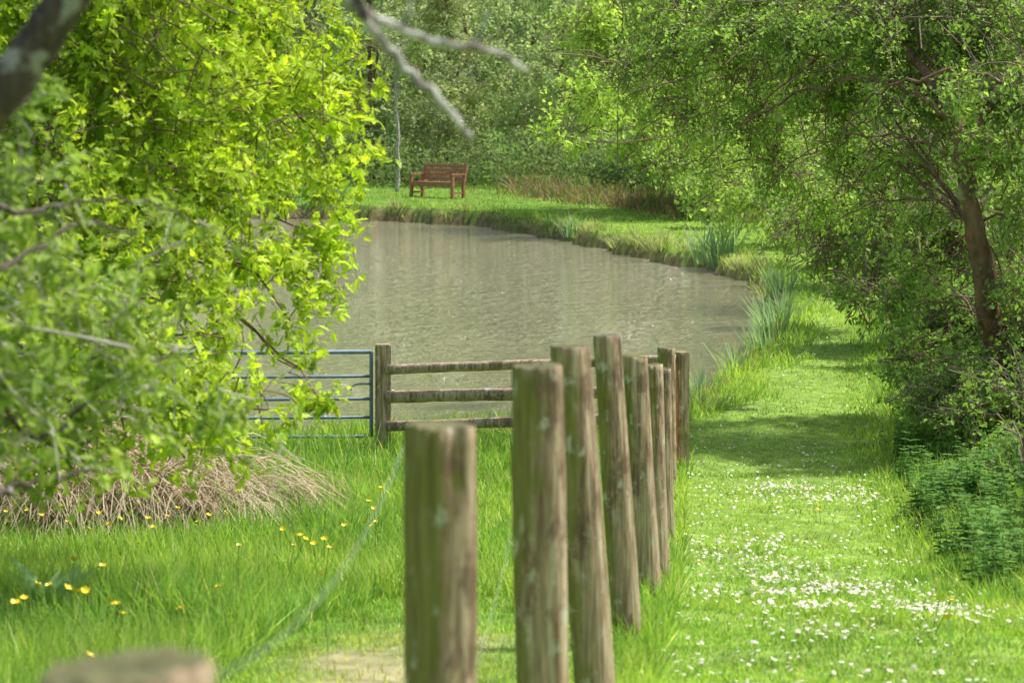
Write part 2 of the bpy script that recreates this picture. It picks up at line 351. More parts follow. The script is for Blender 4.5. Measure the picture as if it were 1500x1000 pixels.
org=[(bx+.03,by-.1,bz+.9),(bx+.06,by-.2,bz+1.4),(bx+.1,by-.3,bz+1.8),(bx+.3,by-.4,bz+2.7),(bx+.4,by-.4,bz+3.4)]
tr+=limbs_to(cl,org,.012,20)
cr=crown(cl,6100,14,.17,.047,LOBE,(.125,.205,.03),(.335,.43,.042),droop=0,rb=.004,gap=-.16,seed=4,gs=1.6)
tree("maple_tree",(bx,by,bz),tr,cr,M_bark,M_maple,"young maple tree in bright yellow-green spring leaf")
# near lichen-covered tree
nx_,ny_=-1.55,3.6;nz=gz(nx_,ny_)
lm=[limb([(nx_,ny_,nz-.1),(nx_+.05,ny_,nz+.8),S(-330,430,3.45),S(-150,290,3.3),S(-20,165,3.2),S(45,80,3.2),S(120,-30,3.2),S(250,-170,3.2),S(400,-150,3.2),S(500,-40,3.2),S(535,30,3.2)],[.1,.085,.06,.045,.029,.028,.026,.02,.012,.008,.007],ns=14,bump=.1),
 limb([S(498,-30,3.2),S(535,30,3.2),S(575,80,3.22),S(620,125,3.22),S(655,160,3.22),S(688,205,3.24)],[.0075,.0072,.0066,.0062,.0055,.0055],ns=8,bump=.2,wob=.002,seed=3,m=1),
 limb([S(480,-80,3.2),S(520,10,3.2),S(585,42,3.24),S(650,66,3.25),S(710,72,3.27),S(773,104,3.3)],[.008,.0062,.006,.005,.0045,.0035],ns=8,bump=.2,wob=.002,seed=8,m=1),
 limb([S(700,74,3.27),S(706,45,3.27),S(716,18,3.27)],[.004,.003,.002],ns=6,seed=4,m=1),
 limb([S(585,42,3.24),S(600,22,3.24),S(604,0,3.24)],[.004,.003,.002],ns=6,seed=5,m=1),
 limb([S(-330,430,3.45),S(-150,420,4.2),S(0,390,4.8),S(120,330,5.1),S(200,345,5.2)],[.03,.016,.005,.004,.002],ns=10,wob=.006,seed=6),
 limb([S(-150,420,4.2),S(-20,560,4.8),S(60,640,5.1),S(150,560,5.3),S(260,510,5.4)],[.014,.008,.006,.004,.003],ns=8,wob=.006,seed=7),
 limb([S(-60,300,4.5),S(60,310,5),S(170,290,5.2),S(300,330,5.4)],[.009,.005,.003,.002],ns=8,wob=.006,seed=9),
 limb([S(-100,800,4.6),S(0,725,4.8),S(60,700,4.9),S(140,690,5.0)],[.010,.007,.005,.003],ns=8,wob=.005,seed=10)]
cl=CL([(60,420,5.2,.17,0),(150,480,5.3,.15,0),(40,560,5.0,.17,0),(170,590,5.3,.13,.1),(250,520,5.5,.12,.1),(80,660,5.2,.12,.1),(260,350,5.4,.1,0),(20,300,5.1,.14,0),(150,700,5.2,.07,.2),(330,600,5.6,.07,.2),(-100,450,4.9,.25,0),(-60,620,5,.2,0),(20,130,5,.1,0),(400,660,5.8,.05,.2),(140,740,5.2,.03,.2)])
cr=crown(cl,460,10,.12,.034,LOBE,(.085,.135,.032),(.19,.25,.05),droop=-.1,rb=.004,gap=-.2,seed=9,twrgb=(.3,.29,.25),hubfrac=.2)
tree("lichened_tree",(nx_,ny_,nz),lm,cr,[M_lich,M_pale],M_leaf,"tree with grey lichen-covered limbs hanging over a fence")
# right hand big hawthorn
bx,by=4.2,21.0;bz=gz(bx,by)
cl=CL([(1420,60,21,.9,0),(1300,40,21,.8,.05),(1180,60,22,.75,0),(1080,60,23,.7,.05),(990,70,24,.62,.05),(925,110,25,.45,.2),(1480,150,20,.7,-.1),(1350,150,20.5,.5,0),(1220,150,22,.55,0),(1110,170,23,.55,0),(1010,170,24,.5,.1),(1460,-80,21,.6,0),(1290,-40,22,.45,0),(1130,-20,23,.45,0),(1010,0,24,.5,0),(1490,250,19.6,.45,.2),(1060,250,24,.36,.15),(985,240,25,.3,.2),(1150,250,23,.42,.05),(1550,60,22,.8,0),(1440,215,19.4,.24,.2),(1250,235,22,.4,.1),(1330,250,21,.40,.1),(1200,300,23,.32,.1),(1290,320,22,.35,.1),(1360,330,20.5,.22,.15),(1340,400,21.5,.25,.1),(1485,330,19.6,.26,.15),(1400,140,19.4,.22,.1),(1365,420,20.4,.17,.1),(1475,420,19.6,.2,.15)])
def trk(rows): return [S(a,b,d) for a,b,d in rows]
T=trk([(1462,620,20.4),(1450,450,19.9),(1428,330,19.7),(1412,240,19.7),(1395,170,19.9),(1360,110,20.4),(1300,40,21)])
T[0][2]=bz-.1
tr=[limb(T,[.10,.085,.076,.068,.055,.038,.025],ns=14,bump=.22,wob=.016),
 limb(trk([(1412,240,19.7),(1450,150,20),(1500,90,20.2),(1560,20,20.3)]),[.045,.035,.03,.02],ns=10,wob=.02,seed=2),
 limb(trk([(1395,170,19.9),(1310,125,20.4),(1220,120,20.9),(1140,150,21.4),(1080,190,22)]),[.024,.02,.016,.012,.007],ns=9,wob=.02,seed=3),
 limb(trk([(1500,130,20),(1420,110,19.6),(1330,118,19.8),(1260,160,20.2),(1220,230,20.6)]),[.02,.016,.012,.008,.005],ns=9,wob=.02,seed=4),
 limb(trk([(1428,330,19.7),(1350,290,19.9),(1270,300,20.3),(1200,350,20.8)]),[.014,.01,.007,.003],ns=7,wob=.02,seed=14),
 limb(trk([(1412,240,19.7),(1330,200,20),(1240,200,20.3),(1150,250,20.8),(1110,300,21)]),[.015,.012,.008,.006,.003],ns=7,wob=.02,seed=15)]
tr+=limbs_to(cl,T[2:],.013,40)
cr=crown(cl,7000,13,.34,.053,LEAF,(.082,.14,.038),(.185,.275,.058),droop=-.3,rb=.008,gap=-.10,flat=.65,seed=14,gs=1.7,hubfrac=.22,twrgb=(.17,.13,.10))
tree("hawthorn_tree",(bx,by,bz),tr,cr,M_bark,M_leaf,"old hawthorn tree with mossy brown trunk over a grass path")
# pale young oak, further off on the bank
bx,by=6.6,60.0;bz=gz(bx,by)
rows=[(905,60,58,1.5,.1),(1000,100,58,1.9,0),(865,140,55,.95,.3),(812,190,54,.5,.4),(845,212,54,.32,.4),(940,190,56,1.05,.2),(1030,225,56,1.1,.1),(1120,200,58,1.8,0),(965,240,60,.8,.1),(1080,270,56,.8,.2),(1000,0,60,2.0,0),(930,-70,60,1.8,0),(1150,60,60,2.8,0),(1180,260,56,1.3,0),(865,20,57,.85,.1)]
cl=CL(rows)
T=[(bx,by,bz-.1),(bx-.1,by,bz+1.2),(bx-.3,by-.2,bz+2.6),(bx-.5,by-.4,bz+4.5),(bx-.8,by-.5,bz+6.5)]
tr=[limb(T,[.25,.2,.17,.12,.06],ns=12,wob=.02)]+limbs_to(cl,T[1:],.04,60)
cr=crown(cl,5000,12,.6,.14,LEAF,(.13,.185,.05),(.25,.34,.075),droop=-.15,rb=.014,gap=-.25,flat=.75,seed=24)
tree("oak_tree",(bx,by,bz),tr,cr,M_bark,M_leaf,"spreading oak tree with fresh pale leaves above the bank")
# slim pale sapling near the bench
p0=S(582,286,69.5);bx,by=p0[0],69.5;bz=gz(bx,by)
T=[(bx,by,bz-.1),(bx+.03,by,bz+1.2),(bx-.02,by,bz+2.6),(bx+.05,by,bz+4.2)]
cl=[(bx,by,bz+3.6,.6,0),(bx-.5,by+.2,bz+3.0,.4,0),(bx+.5,by,bz+4.2,.6,0)]
tree("sapling_tree",(bx,by,bz),[limb(T,[.065,.055,.045,.03],ns=9,wob=.02)]+limbs_to(cl,T[2:],.02,90),crown(cl,90,9,.4,.12,LEAF,(.14,.19,.08),(.24,.30,.11),rb=.012,seed=91),M_pale,M_wood,"slim pale-trunked sapling beside a wooden bench")
def shrub(name,rows,label,ns_,size,seed,cA=(.065,.12,.032),cB=(.165,.25,.05),L=.26,hubfrac=.35,gap=-.3,rb=.007,per=10):
    cl=CL(rows);a=np.array(cl);bx,by=a[:,0].mean(),a[:,1].mean();bz=gz(bx,by)
    r=np.random.default_rng(seed);T=[(bx+r.normal(0,.15),by+r.normal(0,.15),bz-.05+.25*i) for i in range(4)]
    tr=limbs_to(cl,T,.014,seed);cr=crown(cl,ns_,per,L,size,LEAF,cA,cB,droop=-.05,rb=rb,gap=gap,seed=seed,hubfrac=hubfrac,twrgb=(.17,.13,.10))
    return tree(name,(bx,by,bz),tr,cr,M_bark,M_leaf,label,"shrub")
shrub("hawthorn_shrub",[(1490,470,20.8,.55,0),(1385,475,21.2,.42,0),(1335,525,20.5,.3,.1),(1400,575,19.6,.4,0),(1480,600,19,.45,0),(1340,590,19.8,.22,.15),(1500,380,21.5,.4,0),(1540,500,20,.7,0),(1420,625,18.8,.3,.1),(1500,680,18,.35,.1),(1330,440,22,.3,.1)],"dense green hawthorn shrub beside the path",3300,.052,31,gap=-.25)
shrub("bramble_shrub",[(1300,400,28,.7,.1),(1220,365,30,.55,.15),(1165,330,33,.5,.15),(1380,340,26,.7,0),(1270,440,27,.3,.1),(1350,430,26,.5,0),(1250,300,30,.7,.1),(1330,260,28,.8,.1),(1230,430,29,.25,.1)],"twiggy thin-leaved shrub at the edge of the path",2500,.065,32,hubfrac=.6,gap=-.15,rb=.009,per=10)
shrub("hazel_shrub",[(1100,300,44,.7,.1),(1180,290,46,1.1,0),(1040,285,52,.7,0),(1260,330,40,1.3,0),(1400,300,36,1.6,0),(1330,200,36,1.7,0),(1150,340,42,.4,.1)],"leafy green hazel shrub behind the bank",3000,.115,33,L=.4,per=10,cA=(.11,.16,.05),cB=(.22,.30,.075),hubfrac=.2)
shrub("elder_shrub",[(1530,720,15.5,.35,0),(1560,800,13.5,.3,0),(1500,770,14,.16,0),(1480,700,16.5,.22,.1)],"low dark leafy elder shrub on the path verge",700,.06,34,L=.2,cA=(.045,.09,.025),cB=(.11,.18,.04))
# ---------------------------------------------------------------- woodland
variants=[]
for v in range(3):
    r=np.random.default_rng(100+v);cl=[]
    for i in range(15):
        z=.9+7.0*(i+.5)/15;sp=2.2*math.sin(math.pi*min(1,.28+z/11));a=r.random()*6.28;q=sp*r.random()**.5
        cl.append((q*math.cos(a),q*math.sin(a),z,.8+.6*r.random(),r.normal(0,.2)))
    T=[(0,0,-.3),(.1,0,1.5),(.15+r.normal(0,.2),.1,3.5),(.1,r.normal(0,.2),5.5),(0,0,7.6)]
    tr=[limb(T,[.10,.085,.07,.05,.03],ns=9,wob=.03,seed=v,rgb=(.3,.27,.2))]+limbs_to(cl,T[1:],.03,v*7,ns=5)
    if v==1: tr.append(limb([(.3,.2,-.3),(.7,.1,2),(1.1,.2,5)],[.06,.05,.03],ns=7,wob=.03,seed=5))
    pal=[((.155,.205,.09),(.24,.305,.12)),((.14,.19,.09),(.21,.27,.115)),((.165,.205,.10),(.25,.29,.13))][v]  # pale greyish greens, distance haze painted into the leaf colours
    cr=crown(cl,1200,11,.6,.16,LEAF,pal[0],pal[1],droop=-.1,rb=.02,gap=-.18,flat=.8,seed=50+v,twrgb=(.24,.22,.17))
    variants.append((build("trunk",tr,[M_bark],True),build("crown",cr,[M_wood,M_twig])))
spots=[]
r=np.random.default_rng(77)
for row,(yy,x0,x1,st) in enumerate([(75,-17,2,3.1),(81,-21,12,3.4),(89,-24,18,3.6),(98,-28,22,4.2)]):
    x=x0
    while x<x1:
        spots.append((x+r.normal(0,.5),yy+r.normal(0,.9),.85+.2*r.random()));x+=st
spots+=[(4.6,70,.7),(7,65,.75),(9.6,62,.8),(11,53,.7),(13,58,.8),(10.6,46,.55),(12.6,49,.7),(11.2,38,.5),(14,42,.7),(11,30,.5),(14,34,.65),(11.5,24,.5),(15,27,.7),(-8.5,70,.7),(-13,68,.7)]
for i,(x,y,sc_) in enumerate(spots):
    tm,cm=variants[i%3]
    e=bpy.data.objects.new("woodland_tree",None);COL.objects.link(e);e.location=(x,y,gz(x,y));e.scale=(sc_,sc_,sc_*(.9+.2*r.random()));e.rotation_euler=(0,0,r.random()*6.28)
    tag(e,"slender woodland tree with spring leaves in haze-paled green","tree","woodland trees behind the pond")
    obj("trunk",tm,e);obj("crown",cm,e)
n=36000;r=np.random.default_rng(5)
x=(r.random(n)*2-1)*60;y=104+r.random(n)*10;z=np.array([1.6])+r.random(n)**.9*(7+2.0*n2(x,y*0,.35))
c_=np.array([.165,.205,.11])*(1+.2*n2(x,z,.9)+.15*r.normal(0,1,n))[:,None]  # washed-out green, haze is in the colour with no mist volume
p=inst(*LEAF,np.stack([x,y,z],1),r.normal(0,1,(n,3)),r.normal(0,1,(n,3))+np.array([0,-1,.6]),.7*(.6+.7*r.random(n)),.7*(.6+.7*r.random(n)),np.clip(c_,.02,1))
tag(obj("distant_woodland",build("distant_woodland",[p],[M_dull])),"far-off woodland mass in haze-paled green",kind="stuff",cat="woodland")
n=40000;r=np.random.default_rng(55)
x=-24+r.random(n)*42;y=78+r.random(n)*18;z=H(x,y)+6.0*r.random(n)**1.4
P=np.stack([x,y,z],1);k=n3(P,1.1)+.35*n3(P,2.9)>.05;P=P[k];n=len(P)
tt=np.clip(.5+.35*n3(P,.8)+r.normal(0,.22,n),0,1)[:,None];c=np.array([.135,.18,.075])*(1-tt)+np.array([.215,.28,.105])*tt;s_=.2*(.6+.7*r.random(n))
p=inst(*LEAF,P,r.normal(0,1,(n,3)),r.normal(0,.7,(n,3))+np.array([0,-.3,1]),s_,s_,c)
tag(obj("woodland_thicket",build("woodland_thicket",[p],[M_wood])),"soft green thicket filling the wood",kind="stuff",cat="woodland")
def under(n,xs,ys,hh,size,cA,cB,seed,name,label):
    r=np.random.default_rng(seed);t=r.random(n);x=np.interp(t,np.linspace(0,1,len(xs)),xs)+r.normal(0,.9,n);y=np.interp(t,np.linspace(0,1,len(ys)),ys)+np.abs(r.normal(0,1.6,n))-.4
    hmax=hh*(.55+.45*n2(x,y,.9)+.3*n2(x,y,2.6));z=H(x,y)+np.abs(hmax)*r.random(n)**.8
    tt=np.clip(.5+.4*n2(x,z,2.2)+r.normal(0,.25,n),0,1)[:,None];c=np.array(cA)*(1-tt)+np.array(cB)*tt
    s=size*(.6+.7*r.random(n))
    p=inst(*LEAF,np.stack([x,y,z],1),r.normal(0,1,(n,3))+np.array([0,0,.3]),r.normal(0,.7,(n,3))+np.array([0,-.4,1]),s,s,c)
    tag(obj(name,build(name,[p],[M_dull])),label,kind="stuff",cat="undergrowth")
under(20000,[-18,-8,2,6],[73,72.5,71,66],2.2,.14,(.065,.09,.035),(.135,.18,.07),6,"woodland_undergrowth","green undergrowth at the woodland edge")
n=6000;r=np.random.default_rng(8);t=r.random(n)
x=np.interp(t,[0,.45,1],[.2,3.0,5.4])+r.normal(0,.5,n);y=np.interp(t,[0,.45,1],[70.2,62,54.5])+r.normal(0,.6,n)
den=(n2(x,y,1.4)+r.normal(0,.3,n)>.0);x,y=x[den],y[den];n=len(x)
P=np.stack([x,y,H(x,y)],1);A=np.stack([r.normal(0,.5,n),r.normal(0,.5,n),np.ones(n)],1);ang=r.random(n)*6.28
tt=r.random(n)[:,None];c=np.array([.18,.12,.085])*(1-tt)+np.array([.30,.21,.16])*tt
gr=(r.random(n)<.4)[:,None];c=np.where(gr,np.array([.14,.21,.07]),c)
p=inst(*BLADE,P,A,np.stack([np.cos(ang),np.sin(ang),0*ang],1),(.25+.6*r.random(n))*(.8+.4*n2(x,y,.9)),np.full(n,.03),c)
tag(obj("dead_bracken",build("dead_bracken",[p],[M_dry])),"reddish brown dead bracken along the wood",kind="stuff",cat="bracken")
n=36000;r=np.random.default_rng(12);y=8+r.random(n)**.9*31;e=np.interp(y,EY,EX);x=e+.05+np.abs(r.normal(0,.8,n));
zz=H(x,y)+r.random(n)*(.06+.26*sm((x-e)/.8))*(1+.5*n2(x,y,2))
tt=np.clip(.5+.35*n2(x,y,2.5)+r.normal(0,.25,n),0,1)[:,None];c=np.array([.045,.10,.025])*(1-tt)+np.array([.11,.195,.038])*tt;s_=(.03+.0011*y)*(.6+.8*r.random(n))
p=inst(*LEAF,np.stack([x,y,zz],1),r.normal(0,1,(n,3))*np.array([1,1,.5]),r.normal(0,.4,(n,3))+np.array([0,0,1]),s_,s_,c)
tag(obj("verge_undergrowth",build("verge_undergrowth",[p],[M_leaf])),"low leafy undergrowth along the path verge",kind="stuff",cat="undergrowth")
# nettles
def plantmesh(seed,h,nl,size,cA,cB,stemr=.003):
    r=np.random.default_rng(seed);parts=[]
    for sidx in range(5):
        b=np.array([r.normal(0,.07),r.normal(0,.07),0]);hh=h*(.6+.5*r.random());tip=b+np.array([r.normal(0,.06),r.normal(0,.06),hh])
        parts.append(tubes(b[None],((b+tip)/2)[None],tip[None],np.array([stemr]),np.array([stemr*.5]),np.array([[.12,.17,.05]]),3,4,0))
        t=np.repeat(np.linspace(.2,1,nl),4);n=len(t);P=b+(tip-b)*t[:,None];a=np.tile(np.arange(4)*math.pi/2,nl)+np.repeat(np.arange(nl)*.8,4)+r.normal(0,.2,n)
        A=np.stack([np.cos(a),np.sin(a),.15-.25*r.random(n)],1);s_=size*(1.15-.6*t)*(.8+.4*r.random(n));tt=r.random(n)[:,None]
        parts.append(inst(*LEAF,P,A,np.tile([0,0,1.0],(n,1))+r.normal(0,.15,(n,3)),s_,s_,np.array(cA)*(1-tt)+np.array(cB)*tt,0))
    return build("nettle_plant",parts,[M_leaf])
nm=[plantmesh(i,.38,7,.085,(.05,.115,.028),(.11,.20,.042)) for i in range(3)]
r=np.random.default_rng(15)
for i in range(120):
    y=8.5+11.5*r.random();x=float(np.interp(y,EY,EX))-.05+.8*r.random()**1.2
    o=obj("nettle_plant",nm[i%3],None,(x,y,gz(x,y)));o.rotation_euler=(0,0,r.random()*6.28);k=.45+.6*r.random();o.scale=(k,k,k)
    tag(o,"leafy green nettle plant on the path verge","nettle","nettles along the verge")
def clump(name,seed,n,h,w,spread,cA,cB,lean=.22,curl=BLADE,mat=None):
    r=np.random.default_rng(seed);a=r.random(n)*6.28;q=spread*r.random(n)**.6
    P=np.stack([q*np.cos(a),q*np.sin(a),-.05+0*a],1);A=np.stack([np.cos(a)*lean*(q/spread)+r.normal(0,.1,n),np.sin(a)*lean*(q/spread)+r.normal(0,.1,n),np.ones(n)],1)
    b=a+r.normal(0,.6,n);tt=r.random(n)[:,None]
    return build(name,[inst(*curl,P,A,np.stack([np.cos(b),np.sin(b),0*b],1),h*(.5+.6*r.random(n)),np.full(n,w)*(.7+.6*r.random(n)),np.array(cA)*(1-tt)+np.array(cB)*tt)],[mat or M_grass])
im=[clump("iris_clump",i,56,.60,.030,.19,(.09,.17,.085),(.21,.30,.17)) for i in range(3)]
sm_=[clump("sedge_clump",10+i,110,.36,.015,.24,(.11,.14,.06),(.26,.28,.15),lean=.7) for i in range(3)]
spots=[(1.95,24.9,.7,0),(1.75,23.6,.6,0),(2.45,26.6,.75,0),(2.95,28.6,.9,0),(3.3,30.4,1.05,0),(3.42,31.3,1.15,0),(3.6,32.4,1.05,0),(3.8,33.6,.8,1),(4.05,35.8,.9,0),(3.2,29.6,.8,1),(4.15,38.6,1.1,1),(4.1,37.4,1.0,0),(4.2,40.2,1.1,1),(4.05,42.0,1.1,1),(3.8,43.8,1.5,0),(3.62,44.6,1.35,0),(3.4,45.4,1.1,1),(2.9,46.6,1.5,1),(2.55,48.0,1.0,1),(2.25,49.5,1.2,1),(1.75,51.4,1.0,1),(1.3,53.2,1.0,0),(1.15,54.0,.9,1),(.5,56.4,1.0,1),(-.2,58.6,.9,1),(-1.2,60.6,.8,1),(-3,62.4,.8,1),(.0,20.8,.7,1),(.5,20.9,.8,1),(-.3,20.9,.6,1),(-.9,20.7,.6,1),(1.7,22.4,.7,1),(2.6,27.2,.9,1),(-4.8,63.8,1.7,0),(-6,64.1,1.7,0)]
r=np.random.default_rng(18)
for i,(x,y,k,t) in enumerate(spots):
    o=obj("sedge_clump" if t else "iris_clump",(sm_ if t else im)[i%3],None,(x,y,max(0,gz(x,y))));o.scale=(k,k,k*(.9+.3*r.random()));o.rotation_euler=(0,0,r.random()*6.28)
    tag(o,"tuft of pale sedge on the pond bank" if t else "clump of blue-green iris leaves at the water edge","reeds","sedge tufts around the pond" if t else "iris clumps around the pond")
hm=[]
for i in range(2):
    r=np.random.default_rng(30+i);n=500;a=r.random(n)*6.28;q=.5*r.random(n)**.5
    P0=np.stack([q*np.cos(a),q*np.sin(a),0*a],1);b=-1.57+r.normal(0,1.2,n);L=.32+.5*r.random(n)
    P1=P0+np.stack([np.cos(b)*L*.4,np.sin(b)*L*.4,L*(.85+.5*r.random(n))],1);P2=P0+np.stack([np.cos(b)*L*1.2,np.sin(b)*L*1.2,L*(-.1+.6*r.random(n))],1)
    tt=r.random(n)[:,None];c=np.array([.28,.225,.155])*(1-tt)+np.array([.52,.45,.34])*tt
    gg=(r.random(n)<.08)[:,None];c=np.where(gg,np.array([.12,.20,.05]),c)
    hm.append(build("dry_grass_mound",[tubes(P0,P1,P2,np.full(n,.0042),np.full(n,.0028),c,6,3,0)],[M_dry]))
for i,(x,y,k) in enumerate([(-2.0,14.9,.8),(-2.55,14.8,.92),(-3.1,15.0,1.0),(-3.6,15.1,1.05),(-2.85,15.6,1.12),(-3.4,15.8,1.2),(-2.3,15.5,.98),(-4.1,15.4,1.15),(-1.7,15.5,.6)]):
    o=obj("dry_grass_mound",hm[i%2],None,(x,y,gz(x,y)));o.scale=(k,k,k*.9);o.rotation_euler=(0,0,(i%3-1)*.5)
    tag(o,"mound of collapsed dry straw-coloured stalks in the meadow","dry grass","dry stalk mounds")
# ---------------------------------------------------------------- posts
def post(px,ptop,d,pbx,wid,seed,wt=None):
    top=S(px,ptop,d);bxx=(pbx-750)/F*d;bzz=gz(bxx,d);h=top[2]-bzz;r0=wid/2
    lean=top[0]-bxx;r=np.random.default_rng(seed);ns,nz=48,60
    a=np.arange(ns)/ns*2*np.pi;z=np.linspace(-.25,1,nz)
    R=r0*(1+.035*np.sin(2*a+seed)[None]+.02*np.sin(5*a+seed*2)[None]+.025*np.sin(z*7+seed)[:,None]+.014*np.sin(3*a[None]+z[:,None]*9)+.006*np.sin(9*a+seed)[None]+r.normal(0,.004,(nz,ns)))
    R*= (1.03-.05*z)[:,None]
    for _ in range(4):
        ac=r.random()*6.28 if _>1 else -1.57+r.normal(0,.7);w=.06;dz=r.random();R*=1-.13*np.exp(-((np.angle(np.exp(1j*(a-ac)))/w)**2))[None]*sm(1-np.abs(z-dz)/.3)[:,None]
    for _ in range(3):
        ac=-1.57+r.normal(0,.8);zc=.3+.65*r.random();R*=1+.08*np.exp(-((np.angle(np.exp(1j*(a-ac)))/.3)**2))[None]*np.exp(-((z-zc)/.04)**2)[:,None]
    if seed==2:
        R*=1-.18*np.exp(-((np.angle(np.exp(1j*(a+1.0)))/.28)**2))[None]*sm((z-.86)/.08)[:,None]
    tilt=r.normal(0,.004)
    V=[np.stack([R[i]*np.cos(a)+lean*z[i],R[i]*np.sin(a),np.full(ns,z[i]*h)+(tilt*np.cos(a)+r.normal(0,.0025,ns) if i==nz-1 else 0)],1) for i in range(nz)]
    for fr,dz in ((.95,.004),(.6,.006),(.2,.004)):
        V.append(np.stack([R[-1]*fr*np.cos(a)+lean,R[-1]*fr*np.sin(a),h+dz+tilt*np.cos(a)*fr+r.normal(0,.0015,ns)],1))
    V=np.concatenate(V);rows=nz+3
    f=np.array([(i*ns+j,i*ns+(j+1)%ns,(i+1)*ns+(j+1)%ns,(i+1)*ns+j) for i in range(rows-1) for j in range(ns)])
    mside=f[:(nz)*ns];mtop=f[(nz)*ns:];cap=np.array([list(range((rows-1)*ns,rows*ns))])
    me=build("wooden_post",[(V,[mside],None,0),(V.copy(),[mtop,cap],None,1)],[M_post,M_end],True)
    o=obj("wooden_post",me,None,(bxx,d,bzz));return o
rows=[(185,984,1.73,182,.118,1,"round wooden fence post with flat sawn top, close by"),(644,626,3.9,650,.113,2,"round wooden fence post with chipped mossy top"),(787,538,5.3,799,.115,3,"tall greenish round wooden fence post"),
(834,508,6.7,876,.117,4,"leaning brown round wooden fence post"),(889,492,8.5,920,.105,5,"slim leaning weathered round fence post"),(929,523,10.3,950,.115,6,"grey-brown weathered round fence post"),
(954,535,12.0,964,.110,7,"pale-topped weathered round fence post"),(970,541,14.2,976,.095,8,"weathered round fence post in the row"),(976,510,17.5,978,.128,9,"mossy thick strainer post near the pond")]
for a in rows:
    o=post(*a[:6]);tag(o,a[6],"fence post","fence posts beside the grass path")
def wire(a,b,sag,label):
    a=np.array(a);b=np.array(b);pts=[a*(1-t)+b*t-np.array([0,0,sag*4*t*(1-t)]) for t in np.linspace(0,1,9)]
    me=build("fence_wire",[limb(pts,[.0005]*9,ns=6,sub=3,bump=0)],[M_wire],True);tag(obj("fence_wire",me),label,"wire","wires strung between the fence posts")
wire(S(300,1000,1.75),S(592,650,3.88),.06,"thin grey wire sagging between two wooden posts")
wire(S(696,975,3.92),S(750,775,5.28),.02,"thin grey wire sagging between two wooden posts")
# ---------------------------------------------------------------- rail fence
e=bpy.data.objects.new("rail_fence",None);COL.objects.link(e);lp=S(561,650,20.0);e.location=(lp[0],20,gz(lp[0],20))
tag(e,"weathered three-rail wooden fence at the pond edge","fence")
E0=np.array(e.location)
def boxes(name,bs,mats,bev=.004):
    import bmesh
    from mathutils import Matrix,Euler
    bm=bmesh.new()
    for c,sz,rot in bs:
        g=bmesh.ops.create_cube(bm,size=1)['verts']
        mt=Matrix.Translation(Vector([float(v) for v in c]))@Euler([float(v) for v in rot]).to_matrix().to_4x4()@Matrix.Diagonal((float(sz[0]),float(sz[1]),float(sz[2]),1))
        bmesh.ops.transform(bm,matrix=mt,verts=g)
    bmesh.ops.bevel(bm,geom=list(bm.edges),offset=bev,segments=2,affect='EDGES')
    me=bpy.data.meshes.new(name);bm.to_mesh(me);bm.free()
    for m in mats: me.materials.append(m)
    return me
zt=S(561,504,20)[2]
obj("post",boxes("post",[((0,0,(zt-E0[2])/2-.1),(.125,.125,zt-E0[2]+.2),(0,0,.1))],[M_post],.008),e)
cp=S(997,515,19.2);cb=gz(cp[0],19.2)
o=obj("post",boxes("post",[((cp[0]-E0[0],19.2-20,(cp[2]+cb)/2-.1-E0[2]),(.105,.12,cp[2]-cb+.2),(0,0.0,.35))],[M_post],.008),e)
o=obj("brace",boxes("brace",[((cp[0]-E0[0]-.06,19.2-20-.09,(cp[2]+cb)/2-.1-E0[2]-.03),(.05,.05,cp[2]-cb+.1),(0,-.02,.35))],[M_saw],.004),e);o["label"]="orange-brown freshly sawn strip"
for k,(y0,y1) in enumerate([(541,526),(581,572),(624,610)]):
    a=S(568,y0,19.93);b=S(990,y1,19.12)
    pts=[a*(1-t)+b*t for t in np.linspace(0,1,6)];rad=[.042,.04,.041,.038,.040,.039] if k!=1 else [.05,.048,.05,.049,.045,.045]
    p=limb(pts,rad,ns=12,sub=5,bump=.05,seed=k+3,wob=.0012);p=(p[0]-E0,)+p[1:]
    obj("rail",build("rail",[p],[M_rail],True),e)
# gate
e=bpy.data.objects.new("field_gate",None);COL.objects.link(e);gb=np.array([lp[0]-.1,20.05,gz(lp[0]-.1,20.05)]);e.location=gb.tolist()
tag(e,"blue-grey tubular steel field gate beside the fence","gate")
def tube_part(name,p,rad):
    obj(name,build(name,[limb(p,[rad]*len(p),ns=10,sub=3,bump=0)],[M_gate],True),e)
zs=[S(548,y,20)[2]-gb[2] for y in (516,552,585,612,640)]
zs=[max(z,.05+.01*i) for i,z in enumerate(zs)]
W=3.3
for xx in (0,-W): tube_part("stile",[(xx,0,zs[4]),(xx,0,(zs[0]+zs[4])/2),(xx,0,zs[0])],.016)
for z in zs: tube_part("bar",[[0,0,z],[-W/2,0.003,z-.012],[-W,0,z-.01]],.013 if z!=zs[0] else .018)
tube_part("brace",[(-W*.35,.025,zs[4]),(-W*.5,.025,(zs[2]+zs[4])/2),(-W*.7,.025,zs[1])],.009)
tube_part("latch",[(0,-.03,zs[1]-.06),(-.1,-.03,zs[1]-.06),(-.15,-.03,zs[1]-.075),(-.17,-.03,zs[1]-.11)],.009)
